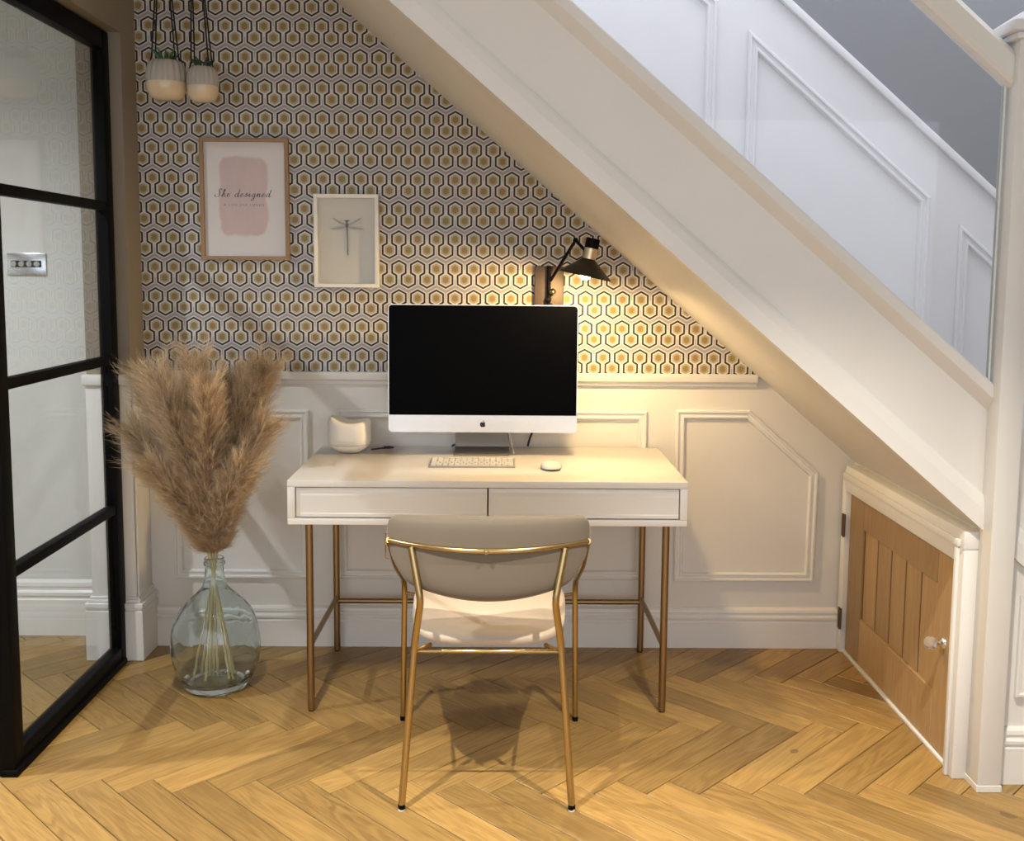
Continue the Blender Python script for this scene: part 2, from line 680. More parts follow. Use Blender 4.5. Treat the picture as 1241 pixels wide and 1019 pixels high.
pm = plank_mesh()
S2 = math.sqrt(.5)
planks = []
for k in range(-60, 60):
    for j in range(-8, 8):
        for typ in (0, 1):
            if typ == 0:
                u, v = k * PW + PL / 2, k * PW + PW / 2
                ang = PI / 4
            else:
                u, v = k * PW + PW / 2, (k + 1) * PW + PL / 2
                ang = -PI / 4
            u += j * PL
            v -= j * PL
            X = .617 + (u + v) * S2
            Y = -1.005 + (u - v) * S2
            if -3.0 < X < 2.8 and -5.3 < Y < (.30 if X < -1.1 else .02):
                planks.append((X, Y, ang))


def plank_rank(p):
    X, Y, _ = p
    d = Y + 3.65
    if d < 1.9:
        return 1e3 - Y
    side = abs(X - .02) / d
    return (d if side < .62 else 100 + side)


planks.sort(key=plank_rank)
for X, Y, a in planks[:290]:
    o = bpy.data.objects.new('plank', pm)
    COL.objects.link(o)
    o.parent = floor
    o.location = (X, Y, random.uniform(-.0003, .0003))
    o.rotation_euler = (0, 0, a + (PI if random.random() < .5 else 0))
bm = new_bm()
for X, Y, a in planks[290:]:
    mt = Matrix.Translation((X, Y, 0)) @ Matrix.Rotation(a, 4, 'Z')
    tmp = bmesh.new()
    tmp.from_mesh(pm)
    vm = [bm.verts.new(mt @ v.co) for v in tmp.verts]
    for f in tmp.faces:
        bm.faces.new([vm[v.index] for v in f.verts])
    tmp.free()
far = finish('plank_field', bm, 'oak_far', floor)
far['kind'] = 'stuff'

# ---- back wall of the alcove and the stair
wb = prism('wall_back', [(-1.25, 0), (3.0, 0), (3.0, 4.6), (-1.25, 4.6)], 0, .12, 'wall')
tag(wb, 'panelled back wall, hexagon wallpaper above the white dado', 'wall', kind='structure')
xw = .938
prism('wallpaper', [(-1.25, 1.0), (xw, 1.0), ((C_SOF - CEIL) / SL, CEIL), (-1.25, CEIL)], -.0012, 0, 'wallpaper', wb, smooth=None)
dado_prof = [(0, .962), (-.012, .964), (-.014, .974), (-.024, .980), (-.027, .990), (-.030, 1.000), (-.030, 1.006), (0, 1.006)]
along_x('dado_rail', dado_prof, -1.25, .932, 'trim', wb)
base_prof = [(0, 0), (-.020, 0), (-.020, .096), (-.0165, .099), (-.0165, .104), (-.021, .108), (-.021, .116), (-.014, .122), (-.014, .128), (-.017, .132), (-.015, .142), (-.006, .148), (0, .148)]
along_x('baseboard', base_prof, -1.25, 1.255, 'trim', wb)
panel_moulding('panel_moulding', [(-1.16, .250), (-.669, .250), (-.669, .868), (-1.16, .868)], 0, wb)
panel_moulding('panel_moulding', [(-.567, .252), (.543, .252), (.543, .872), (-.567, .872)], 0, wb)
panel_moulding('panel_moulding', [(.652, .247), (1.163, .247), (1.167, .653), (.911, .877), (.647, .877)], 0, wb)
# stair side of the same wall (above the flight): white panelling, grey paint over its capping
wm = C_STR - .12
prism('stair_wall_panelling', [(-.9, zl(wm, -.9)), (2.3, zl(wm, 2.3)), (2.9, .06), (2.9, zl(C_DADO, 2.9)), (-.9, zl(C_DADO, -.9))], -.012, 0, 'stairwall', wb, smooth=None)
prism('dado_capping', [(-.9, zl(C_DADO - .022, -.9)), (2.9, zl(C_DADO - .022, 2.9)), (2.9, zl(C_DADO + .012, 2.9)), (-.9, zl(C_DADO + .012, -.9))], -.032, -.010, 'stairwall', wb, bev=.004)
prism('grey_upper_wall', [(-.9, zl(C_DADO, -.9)), (2.9, zl(C_DADO, 2.9)), (2.9, 4.6), (-.9, 4.6)], -.006, 0, 'greywall', wb, smooth=None)
for xa, xb in ((-.655, -.01), (.10, .752), (.862, 1.517), (1.626, 2.28)):
    panel_moulding('panel_moulding', [(xa, zl(2.36, xa)), (xb, zl(2.36, xb)), (xb, zl(C_PAN, xb)), (xa, zl(C_PAN, xa))], -.012, wb, 'stairwall', sc=1.15)

# ---- hall wall beyond the glazed screen
wl = box('wall_hall', -3.2, -1.25, .10, .22, 0, CEIL, 'wall_grey_white')
tag(wl, 'pale grey hall wall seen through the glazed black screen', 'wall', kind='structure')
hb = [(y * 1.0 + .10, z * 1.42) for y, z in base_prof]
along_x('baseboard', hb, -3.2, -1.40, 'trim', wl)
wsd = box('wall_left', -3.32, -3.2, -5.5, .22, 0, CEIL, 'wall_grey_white')
tag(wsd, 'far left wall of the hall', 'wall', kind='structure')
wrd = box('wall_right', 3.0, 3.12, -5.5, .12, 0, CEIL, 'wall_grey_white')
tag(wrd, 'far right wall of the hall', 'wall', kind='structure')

# ---- partition pier and header around the glazed screen
pier = box('wall_partition', -1.400, -1.250, -.14, .10, 0, CEIL, 'taupe')
tag(pier, 'taupe partition pier with white panelled foot beside the wallpaper', 'wall', kind='structure')
box('header', -1.400, -1.250, -5.5, -.14, 2.142, CEIL, 'taupe', pier)
box('lower_panelling', -1.404, -1.244, -.146, .0, .0, .972, 'trim', pier, .002)
prism('dado_cap', [(-1.414, -.158), (-1.232, -.158), (-1.232, 0), (-1.414, 0)], .966, 1.004, 'trim', pier, 'xy', .007)
bm = new_bm()
for (g0, za, zb) in ((.026, 0, .178), (.022, .178, .188), (.027, .188, .205), (.017, .205, .216), (.013, .216, .226)):
    add_box(bm, -1.404 - g0 + .006, -1.244 + g0 - .006, -.146 - g0 + .006, 0, za, zb, .0015, 1)
finish('baseboard', bm, 'trim', pier, 35)
bm = new_bm()      # upright bead on the pier side
add_box(bm, -1.250, -1.240, -.146, -.128, .22, .97, .002, 1)
finish('corner_bead', bm, 'trim', pier, 35)

# ---- ceiling with stair opening
cl = prism('ceiling', [(-3.2, -5.5), (3.0, -5.5), (3.0, -1.10), (-.80, -1.10), (-.80, .1), (-3.2, .1)], CEIL, CEIL + .12, 'ceiling', None, 'xy', smooth=None)
tag(cl, 'white plaster ceiling over the desk and hall', 'ceiling', kind='structure')

# ================================================================== glazed black screen
d1 = thing('door_1', 'black steel glazed door with four stacked panes beside the pampas vase', 'glazed door', (-1.305, -.55, 0), kind='structure')
FX0, FX1 = -1.327, -1.285
FY0, FY1 = -.995, -.152
box('stile', FX0, FX1, FY1 - .055, FY1, .0, 2.136, 'black_metal', d1, .003)
box('stile', FX0, FX1, FY0, FY0 + .06, .0, 2.136, 'black_metal', d1, .003)
box('top_rail', FX0, FX1, FY0 + .06, FY1 - .055, 2.076, 2.136, 'black_metal', d1, .003)
box('bottom_rail', FX0, FX1, FY0 + .06, FY1 - .055, .006, .062, 'black_metal', d1, .003)
box('bottom_bead', FX0 + .006, FX1 + .010, FY0 - .004, FY1 - .03, .001, .020, 'black_metal', d1, .003)
zb = [.062, .548, 1.058, 1.570, 2.076]
for z in zb[1:-1]:
    box('glazing_bar', FX0 + .006, FX1 - .004, FY0 + .06, FY1 - .055, z - .015, z + .015, 'black_metal', d1, .003)
for a, b in zip(zb, zb[1:]):
    lo = a + (0 if a == zb[0] else .015)
    hi = b - (0 if b == zb[-1] else .015)
    box('pane', -1.3075, -1.3025, FY0 + .06, FY1 - .055, lo, hi, 'glass_door', d1)

# ================================================================== staircase
st = thing('staircase', 'white staircase with glass balustrade rising over the desk alcove', 'staircase', (1.32, -1.0, 0))
XT, XB = -.80, 2.05
prism('soffit', [(XT, zl(C_SOF, XT)), (1.99, zl(C_SOF, 1.99)), (1.99, zl(C_SOF + .03, 1.99)), (XT, zl(C_SOF + .03, XT))], -.965, -.0, 'wall', st, smooth=None)
prism('string', [(XT, zl(C_SOF, XT)), (2.1, zl(C_SOF, 2.1)), (2.1, zl(C_STR, 2.1)), (XT, zl(C_STR, XT))], -1.0, -.962, 'string', st, smooth=None)
# skirt moulding along the foot of the string: flat with a chamfered upper edge
bm = new_bm()
for xx in (XT, 1.300):
    pass
prof = [(C_SOF - .001, -1.000), (C_SOF - .001, -1.016), (C_SOF + .052, -1.016), (C_STRIP - .012, -1.011), (C_STRIP, -1.0065), (C_STRIP, -1.000)]
for x0, x1 in ((XT, 1.300), (1.345, 2.1)):
    A = [bm.verts.new((x0, y, zl(c, x0))) for c, y in prof]
    B = [bm.verts.new((x1, y, zl(c, x1))) for c, y in prof]
    bm.faces.new(A)
    bm.faces.new(B[::-1])
    for i in range(len(prof)):
        j = (i + 1) % len(prof)
        bm.faces.new((A[i], B[i], B[j], A[j]))
finish('skirt_moulding', bm, 'trim', st)
prof = [(C_STR - .036, -.962), (C_STR - .036, -1.001), (C_STR - .033, -1.0035), (C_STR - .004, -1.029), (C_STR, -1.031), (C_RAIL - .006, -1.030), (C_RAIL, -1.025), (C_RAIL, -1.018), (C_RAIL - .008, -1.016), (C_RAIL - .008, -1.004), (C_RAIL, -1.002), (C_RAIL, -.955)]
bm = new_bm()
A = [bm.verts.new((XT, y, zl(c, XT))) for c, y in prof]
B = [bm.verts.new((1.302, y, zl(c, 1.302))) for c, y in prof]
bm.faces.new(A)
bm.faces.new(B[::-1])
for i in range(len(prof)):
    j = (i + 1) % len(prof)
    bm.faces.new((A[i], B[i], B[j], A[j]))
finish('base_rail', bm, 'string', st)
XG0 = -.3
prism('glass_panel', [(XG0, zl(C_RAIL - .006, XG0)), (1.279, zl(C_RAIL - .006, 1.279)), (1.279, zl(C_HLOW + .004, 1.279)), (XG0, zl(C_HLOW + .004, XG0))], -1.015, -1.005, 'glass_stair', st, smooth=None)
box('glass_bead', 1.279, 1.284, -1.017, -1.003, zl(C_RAIL, 1.284), zl(C_HLOW, 1.284), 'glass_edge', st)
prof = [(C_HLOW, -.990), (C_HLOW - .006, -1.006), (C_HLOW - .006, -1.016), (C_HLOW, -1.034), (C_HLOW + .012, -1.040), (C_HTOP - .02, -1.042), (C_HTOP, -1.030), (C_HTOP, -.992), (C_HTOP - .02, -.982), (C_HLOW + .012, -.984)]
bm = new_bm()
xh0, xh1 = -.3, 1.300
A = [bm.verts.new((xh0, y, zl(c, xh0))) for c, y in prof]
B = [bm.verts.new((xh1, y, zl(c, xh1))) for c, y in prof]
bm.faces.new(A)
bm.faces.new(B[::-1])
for i in range(len(prof)):
    j = (i + 1) % len(prof)
    bm.faces.new((A[i], B[i], B[j], A[j]))
finish('handrail', bm, 'string', st)
nw = box('newel_post', 1.290, 1.354, -1.062, -.992, 0, 1.955, 'string', st, .004)
bm = new_bm()
for x0, x1, y0, y1, z0, z1 in ((1.276, 1.368, -1.076, -.978, 1.945, 1.962), (1.262, 1.382, -1.090, -.964, 1.962, 1.990)):
    add_box(bm, x0, x1, y0, y1, z0, z1, .005, 2)
A = [bm.verts.new(p) for p in ((1.264, -1.088, 1.988), (1.380, -1.088, 1.988), (1.380, -.966, 1.988), (1.264, -.966, 1.988))]
Bt = [bm.verts.new(p) for p in ((1.310, -1.040, 2.020), (1.334, -1.040, 2.020), (1.334, -1.014, 2.020), (1.310, -1.014, 2.020))]
for i in range(4):
    bm.faces.new((A[i], A[(i + 1) % 4], Bt[(i + 1) % 4], Bt[i]))
bm.faces.new(Bt)
finish('newel_cap', bm, 'stairwall', nw, 35)
bm = new_bm()
add_box(bm, 1.2885, 1.3555, -1.0635, -.9905, 0, .018, .001, 1)
finish('newel_foot', bm, 'string', nw, 35)
n = 13
rise = .2
going = rise / SL
x_first = (C_STR - .04 - rise) / SL
for i in range(n):
    z = rise * (i + 1)
    x_n = (C_STR - .045 - z) / SL
    box('tread', x_n - going - .01, x_n, -.962, -.013, z - .032, z, 'string', st, .004)
    box('riser', x_n - .030, x_n - .014, -.962, -.013, max(0, z - rise), z - .032, 'string', st)
sp = prism('spandrel_panel', [(1.352, 0), (1.99, 0), (1.99, zl(C_SOF, 1.99)), (1.352, zl(C_SOF, 1.352))], -1.0, -.975, 'string', st, smooth=None)
along_x('baseboard', [(y - 1.0, z * 1.05) for y, z in base_prof], 1.353, 2.0, 'trim', sp)
panel_moulding('panel_moulding', [(1.405, .24), (1.66, .24), (1.405, .52)], -1.0, sp, 'trim')

# ---- cupboard door wall under the stair
cw = prism('wall_cupboard', [(-.965, 0), (-.0, 0), (-.0, .70), (-.965, .70)], 1.300, 1.34, 'wall', None, 'yz', smooth=None)
tag(cw, 'low white wall closing off the cupboard under the stairs', 'wall', kind='structure')
CXF = 1.252


def casing(name, pts):
    bm = new_bm()
    add_prism(bm, pts, CXF, 1.302, 'yz', .004)
    return finish(name, bm, 'trim', cw, 35)


casing('casing', [(-.020, 0), (-.058, 0), (-.058, .600), (-.020, .640)])
casing('casing', [(-.020, .640), (-.058, .596), (-.938, .596), (-.992, .640), (-.992, .689), (-.055, .689)])
casing('casing', [(-.938, 0), (-.992, 0), (-.992, .640), (-.938, .596)])
bm = new_bm()
add_box(bm, CXF - .010, CXF + .001, -.975, -.045, .642, .664, .004, 2)
finish('casing_bead', bm, 'trim', cw, 35)
bm = new_bm()
add_box(bm, CXF - .010, CXF + .001, -.972, -.955, 0, .640, .004, 2)
finish('casing_bead', bm, 'trim', cw, 35)
box('threshold', 1.262, 1.302, -.938, -.058, 0, .010, 'trim', cw, .002)

d2 = thing('door_2', 'low oak cupboard door with five upright boards and a crystal knob', 'cupboard door', (1.285, -.5, .01), kind='structure')
DX0, DX1 = 1.270, 1.298
DY0, DY1, DZ0, DZ1 = -.932, -.064, .013, .589
box('stile', DX0, DX1, -.198, DY1, DZ0, DZ1, 'oak_door', d2, .0015, 1)
box('stile', DX0, DX1, DY0, -.803, DZ0, DZ1, 'oak_door', d2, .0015, 1)
box('rail', DX0, DX1, -.8025, -.1985, .489, DZ1, 'oak_door', d2, .0015, 1)
box('rail', DX0, DX1, -.8025, -.1985, DZ0, .174, 'oak_door', d2, .0015, 1)
ys = [-.201, -.322, -.442, -.560, -.678, -.800]
for a, b in zip(ys, ys[1:]):
    box('board', DX0 + .007, DX1 - .004, b + .0046, a - .0046, .1745, .4885, 'oak_door', d2, .0012, 1)
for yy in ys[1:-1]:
    box('groove_shade_strip', DX0 + .0090, DX1 - .004, yy - .0046, yy + .0046, .1745, .4885, 'groove_shade', d2)  # added dark strips paint the shade between the boards
box('groove_shade_strip', DX0 + .0078, DX1 - .004, -.2055, -.1986, .1745, .4885, 'groove_shade', d2)
for zz in ((.430, .512), (.090, .166)):
    bm = new_bm()
    add_box(bm, 1.246, 1.2525, -.066, -.042, zz[0], zz[1], .001, 1)
    add_tube(bm, [(1.249, -.062, zz[0]), (1.249, -.062, zz[1])], .005, 8)
    finish('hinge', bm, 'hinge', d2, 40)
rose = lathe('knob_rose', [(0, 0), (.017, 0), (.016, .004), (.009, .008), (.006, .010), (.006, .022), (0, .022)], (DX0, -.862, .335), 'chrome', d2, 20, (-1, 0, 0))
bm = new_bm()
r = bmesh.ops.create_icosphere(bm, subdivisions=2, radius=.0195)
bmesh.ops.translate(bm, verts=r['verts'], vec=(DX0 - .037, -.862, .335))
gk = NG('crystal_glass')
gk.set(Base_Color=gk.mix(gk.noise(gk.coords(), 5, 1), (.97, .96, .93), (1, 1, 1)), Roughness=.02)
gk.b.inputs['Transmission Weight'].default_value = .9
M['crystal'] = gk.m
finish('knob', bm, 'crystal', d2)


# ================================================================== light switch
sw = thing('light_switch', 'chrome four-gang dimmer switch on the hall wall behind the glass', 'light switch', (-1.695, .10, 1.377))
box('plate', -1.766, -1.626, .093, .0998, 1.337, 1.417, 'chrome', sw, .002)
box('inset', -1.750, -1.642, .0915, .0935, 1.366, 1.390, 'black_metal', sw)
for i in range(4):
    x = -1.737 + i * .0275
    lathe('dimmer_knob', [(.0105, 0), (.0105, .012), (.009, .014), (0, .014)], (x, .0925, 1.378), 'chrome', sw, 16, (0, -1, 0))

# ================================================================== desk
DXC, DW = -.019, .600
dk = thing('desk', 'white lacquer desk with two drawers and slim brass legs', 'desk', (DXC, -.32, 0))
xa, xb, yf, yb, zt, zbm = DXC - DW, DXC + DW, -.626, -.0165, .741, .606
box('desk_top', xa, xb, yf, yb, zt - .020, zt, 'gloss_white', dk, .0015)
box('desk_bottom', xa, xb, yf, yb, zbm, zbm + .019, 'gloss_white', dk, .0015)
box('side_panel', xa, xa + .022, yf, yb, zbm + .0195, zt - .0205, 'gloss_white', dk, .001)
box('side_panel', xb - .022, xb, yf, yb, zbm + .0195, zt - .0205, 'gloss_white', dk, .001)
box('back_panel', xa + .022, xb - .022, yb - .015, yb, zbm + .0195, zt - .0205, 'gloss_white', dk)
for x0, x1 in ((xa + .0245, DXC - .0022), (DXC + .0022, xb - .0245)):
    dr = box('drawer', x0, x1, yf + .010, yb - .08, zbm + .0225, zt - .0245, 'gloss_white', dk, .001)
    bm = new_bm()      # sloping finger lip along the top of the drawer front, small step at the foot
    zt2, zb2 = zt - .0245, zbm + .0225
    add_prism(bm, [(yf + .0102, zb2 + .001), (yf + .003, zb2 + .001), (yf + .003, zb2 + .010), (yf + .0052, zb2 + .013), (yf + .0052, zt2 - .022), (yf + .0102, zt2 - .012)], x0 + .014, x1 - .001, 'yz')
    finish('drawer_front', bm, 'gloss_white', dr)
for lx in (xa + .053, xb - .053):
    for ly in (-.566, -.058):
        lg = tube('leg', [(lx, ly, .004), (lx, ly, zbm)], .0115, 'brass_desk', dk, 14)
        tube('leg_foot', [(lx, ly, 0), (lx, ly, .004)], .009, 'black_metal', lg, 12)
    tube('side_stretcher', [(lx, -.566, .212), (lx, -.058, .196)], .009, 'brass_desk', dk, 12)
tube('rear_stretcher', [(xa + .053, -.062, .186), (xb - .053, -.062, .186)], .0095, 'brass_desk', dk, 12)

# ================================================================== chair
CX = -.011
ch = thing('dining_chair', 'cream velvet chair with curved taupe back and brass frame at the desk', 'chair', (CX, -.88, 0))


def seat_mesh():
    bm = new_bm()
    N, Rr = 56, 14
    def outline(a):
        c, s = math.cos(a), math.sin(a)
        e = 2 / 3.6
        x = math.copysign(abs(c) ** e, c)
        y = math.copysign(abs(s) ** e, s)
        wdt = .198 + .032 * (y + 1) / 2
        return Vector((CX + x * wdt, -.845 + y * .252, 0))
    c = Vector((CX, -.845, 0))
    rings = []
    zs = []
    for i in range(Rr + 1):
        t = i / Rr * PI          # 0 bottom centre -> pi top centre
        # radial scale and height by a squashed superellipse
        k = abs(math.sin(t)) ** .32
        h = -math.copysign(abs(math.cos(t)) ** .55, math.cos(t))
        rings.append((k, h))
    prev = None
    vr = []
    for k, h in rings:
        if k < 1e-4:
            vr.append([bm.verts.new((c.x, c.y, .426 + h * .030 + (.004 if h > 0 else 0)))])
            continue
        row = []
        for j in range(N):
            p = outline(2 * PI * j / N)
            q = c + (p - c) * k
            z = .426 + h * .028
            if h > 0:
                z += .008 * (1 - k) - .010 * (1 - ((q.y + .845) / .252)) * .5
            row.append(bm.verts.new((q.x, q.y, z)))
        vr.append(row)
    for a, b in zip(vr, vr[1:]):
        for j in range(N):
            j2 = (j + 1) % N
            if len(a) == 1:
                bm.faces.new((a[0], b[j], b[j2]))
            elif len(b) == 1:
                bm.faces.new((a[j], b[0], a[j2]))
            else:
                bm.faces.new((a[j], b[j], b[j2], a[j2]))
    return bm


finish('seat', seat_mesh(), 'seat', ch, 179)


def back_y(x):
    return -1.158 + .088 * (abs(x - CX) / .25) ** 2.0


def back_mesh():
    bm = new_bm()
    NU, NV = 44, 22
    half = .262
    grid = {}
    for side in (0, 1):
        for i in range(NU + 1):
            s = -1 + 2 * i / NU
            for j in range(NV + 1):
                v = -1 + 2 * j / NV
                # map square to rounded outline
                x = s * half
                top = .765 - .020 * s * s - .036 * (1 - math.sqrt(max(0, 1 - (max(0, abs(s) - .88) / .12) ** 2)))
                bot = .546 + .040 * s * s + .060 * max(0.0, (abs(s) - .74) / .26) ** 1.8
                zc, hh = (top + bot) / 2, (top - bot) / 2
                z = zc + v * hh
                q = (1 - abs(s) ** 6) * (1 - abs(v) ** 5)
                th = .024 * max(0, q) ** .42
                # narrow the shape a little toward the foot
                xx = x * (1 - .055 * max(0, -v))
                y = back_y(CX + xx) + .030 * (z - .68) * -.6
                nx = 2 * .088 / .25 * (xx / .25)
                nrm = Vector((nx, -1, 0)).normalized()
                off = th if side == 0 else -th
                edge = abs(s) == 1 or abs(v) == 1
                if edge and side == 1:
                    grid[(1, i, j)] = grid[(0, i, j)]
                    continue
                grid[(side, i, j)] = bm.verts.new((CX + xx + nrm.x * off, y + nrm.y * off, z))
    for side in (0, 1):
        for i in range(NU):
            for j in range(NV):
                f = [grid[(side, i, j)], grid[(side, i + 1, j)], grid[(side, i + 1, j + 1)], grid[(side, i, j + 1)]]
                if len(set(f)) == 4:
                    try:
                        bm.faces.new(f)
                    except ValueError:
                        pass
    return bm


finish('backrest', back_mesh(), 'back', ch, 179)
RZ = .684
arc = []
for i in range(25):
    s = -1 + 2 * i / 24
    arc.append((CX + s * .253, back_y(CX + s * .253) - .031 + .010 * s * s, RZ))
tube('back_rail', arc, .0068, 'brass', ch, 12)
for s in (-1, 1):
    e = Vector(arc[0] if s < 0 else arc[-1])
    fl = tube('front_leg', round_corners([e, (CX + s * .256, -.90, .562), (CX + s * .256, -.64, .440), (CX + s * .263, -.632, .012)], .06, 6), .0085, 'brass', ch, 12)
    tube('leg_foot', [(CX + s * .263, -.632, 0), (CX + s * .263, -.632, .014)], .0092, 'black_metal', fl, 10)
    top = Vector((CX + s * .193, back_y(CX + .193) - .030, RZ - .004))
    rl = tube('rear_leg', round_corners([top, (CX + s * .168, -1.152, .545), (CX + s * .186, -1.122, .425), (CX + s * .2165, -1.158, .014)], .02, 4), .0092, 'brass', ch, 12)
    tube('leg_foot', [(CX + s * .2165, -1.158, .004), (CX + s * .2170, -1.1585, .016)], .0096, 'black_metal', rl, 10)
    tube('leg_glide', [(CX + s * .2170, -1.1585, 0), (CX + s * .2170, -1.1585, .005)], .009, 'foot', rl, 10)
    tube('seat_bracket', [(CX + s * .186, -1.115, .402), (CX + s * .150, -1.06, .399)], .006, 'brass', ch, 8)
sf = [(CX - .186, -1.118, .403), (CX + .186, -1.118, .403), (CX + .222, -.66, .403), (CX - .222, -.66, .403)]
tube('seat_frame', sf, .0055, 'brass', ch, 8, closed=True)
for s in (-1, 1):
    tube('frame_tie', [(CX + s * .222, -.66, .403), (CX + s * .257, -.64, .403)], .005, 'brass', ch, 8)
lathe('rail_bolt', [(.0065, 0), (.0065, .003), (.004, .005), (0, .005)], (CX - .004, arc[12][1] - .0055, RZ), 'brass', ch, 14, (0, -1, 0))
tube('side_hook', [(CX - .258, -1.052, .690), (CX - .268, -1.045, .690), (CX - .268, -1.045, .626), (CX - .262, -1.045, .622)], .0022, 'brass', ch, 6)

# ================================================================== computer on the desk
IX, IY = -.043, -.205
im = thing('desktop_computer', 'large silver all-in-one computer with black screen standing on the desk', 'computer', (IX, IY + .1, zt))
hw = .319
zi0, zi1, zch = .822, 1.254, .881
bm = new_bm()
add_box(bm, IX - hw, IX + hw, IY, IY + .007, zi0, zi1)
es = [e for e in bm.edges if abs(e.verts[0].co.y - e.verts[1].co.y) > .004]
bmesh.ops.bevel(bm, geom=es, offset=.014, segments=5, affect='EDGES', profile=.5)
finish('housing', bm, 'alu', im, 40)
bm = new_bm()
NX, NZ = 16, 12
gv = [[bm.verts.new((IX + (hw - .012) * (-1 + 2 * i / NX), IY + .006 + .050 * ((1 - abs(-1 + 2 * i / NX) ** 2.2) * (1 - abs(-1 + 2 * j / NZ) ** 2.2)) ** .8, (zi0 + zi1) / 2 + (zi1 - zi0 - .02) / 2 * (-1 + 2 * j / NZ))) for j in range(NZ + 1)] for i in range(NX + 1)]
for i in range(NX):
    for j in range(NZ):
        bm.faces.new((gv[i][j], gv[i + 1][j], gv[i + 1][j + 1], gv[i][j + 1]))
finish('back_shell', bm, 'alu', im, 179)
bm = new_bm()
add_box(bm, IX - hw + .0025, IX + hw - .0025, IY - .0016, IY + .001, zch, zi1 - .0025)
es = [e for e in bm.edges if abs(e.verts[0].co.y - e.verts[1].co.y) > .002 and e.verts[0].co.z > 1.0]
bmesh.ops.bevel(bm, geom=es, offset=.011, segments=4, affect='EDGES', profile=.5)
finish('screen', bm, 'screen', im)
box('chin', IX - hw + .0125, IX + hw - .0125, IY - .0013, IY + .001, zi0 + .003, zch - .0012, 'alu', im)
bm = new_bm()
apple = [(0, .62), (.12, .67), (.28, .70), (.42, .65), (.50, .56), (.41, .46), (.37, .32), (.42, .18), (.54, .10), (.48, -.06), (.38, -.20), (.28, -.28), (.14, -.26), (0, -.23), (-.14, -.26), (-.28, -.28), (-.40, -.18), (-.50, .02), (-.54, .22), (-.50, .44), (-.40, .60), (-.26, .69), (-.12, .67)]
leaf = [(0, .74), (.03, .88), (.13, 1.0), (.25, 1.04), (.23, .90), (.13, .78)]
ls, lz0 = .0175, .8455
add_prism(bm, [(IX + x * ls, lz0 + z * ls) for x, z in apple], IY - .0019, IY - .0014)
add_prism(bm, [(IX + x * ls, lz0 + z * ls) for x, z in leaf], IY - .0019, IY - .0014)
bmesh.ops.triangulate(bm, faces=bm.faces[:])
lg = finish('logo', bm, 'logo', im)
lg['label'] = 'black bitten apple logo on the silver chin'
# bent sheet stand
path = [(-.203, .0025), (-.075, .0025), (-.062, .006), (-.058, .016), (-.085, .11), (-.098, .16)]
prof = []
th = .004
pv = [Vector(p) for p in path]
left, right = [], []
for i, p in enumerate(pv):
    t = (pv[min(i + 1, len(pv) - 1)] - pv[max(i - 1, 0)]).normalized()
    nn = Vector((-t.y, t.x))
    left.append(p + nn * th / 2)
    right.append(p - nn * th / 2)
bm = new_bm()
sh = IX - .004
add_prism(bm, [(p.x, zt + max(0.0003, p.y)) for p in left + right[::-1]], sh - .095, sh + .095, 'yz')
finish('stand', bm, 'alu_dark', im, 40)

kb = thing('keyboard', 'slim white keyboard lying in front of the computer stand', 'keyboard', (-.074, -.335, zt))
kx0, kx1, ky0, ky1 = -.2120, .0655, -.416, -.290
bm = new_bm()
add_prism(bm, [(ky0, zt + .0004), (ky1, zt + .0004), (ky1, zt + .010), (ky0, zt + .004)], kx0, kx1, 'yz', .0012)
finish('base', bm, 'key_base', kb, 35)
bm = new_bm()
rows = [14, 14, 14, 13, 12, 9]
kh = (ky1 - ky0 - .010) / 6
for rI, nk in enumerate(rows):
    y1 = ky1 - .005 - rI * kh
    y0 = y1 - kh + .0042
    wv = [1.0] * nk
    if nk == 13:
        wv[0] = wv[-1] = 1.5
    if nk == 12:
        wv[0] = wv[-1] = 2.0
    if nk == 9:
        wv[4] = 6.0
    tot = sum(wv)
    x = kx0 + .005
    for q in wv:
        wd = q / tot * (kx1 - kx0 - .010)
        zk = zt + .010 - (ky1 - (y0 + y1) / 2) / (ky1 - ky0) * .006
        add_box(bm, x + .0019, x + wd - .0019, y0, y1, zk - .001, zk + .0016)
        x += wd
ks = finish('keys', bm, 'plastic', kb)
ks['kind'] = 'stuff'

ms = thing('computer_mouse', 'white computer mouse on the desk beside the keyboard', 'mouse', (.180, -.42, zt))
bm = new_bm()
NA, NR = 28, 7
rows_ = []
for i in range(NR + 1):
    t = i / NR
    k = math.cos(t * PI / 2) ** .55 if t < 1 else 0
    h = math.sin(t * PI / 2) * .014
    rows_.append([bm.verts.new((.180 + k * .033 * math.copysign(abs(math.cos(a)) ** .8, math.cos(a)), -.415 + k * .055 * math.copysign(abs(math.sin(a)) ** .8, math.sin(a)), zt + .006 + h)) for a in [2 * PI * q / NA for q in range(NA)]] if k > 0 else [bm.verts.new((.180, -.415, zt + .006 + h))])
for a, b in zip(rows_, rows_[1:]):
    for q in range(NA):
        if len(b) == 1:
            bm.faces.new((a[q], a[(q + 1) % NA], b[0]))
        else:
            bm.faces.new((a[q], a[(q + 1) % NA], b[(q + 1) % NA], b[q]))
finish('shell', bm, 'plastic', ms, 179)
bm = new_bm()
rr = []
for k, h in ((.80, .0003), (.93, .003), (.97, .0062)):
    rr.append([bm.verts.new((.180 + k * .033 * math.copysign(abs(math.cos(a)) ** .8, math.cos(a)), -.415 + k * .055 * math.copysign(abs(math.sin(a)) ** .8, math.sin(a)), zt + h)) for a in [2 * PI * q / NA for q in range(NA)]])
for a, b in zip(rr, rr[1:]):
    for q in range(NA):
        bm.faces.new((a[q], a[(q + 1) % NA], b[(q + 1) % NA], b[q]))
bm.faces.new(rr[0])
finish('base', bm, 'alu_dark', ms, 179)

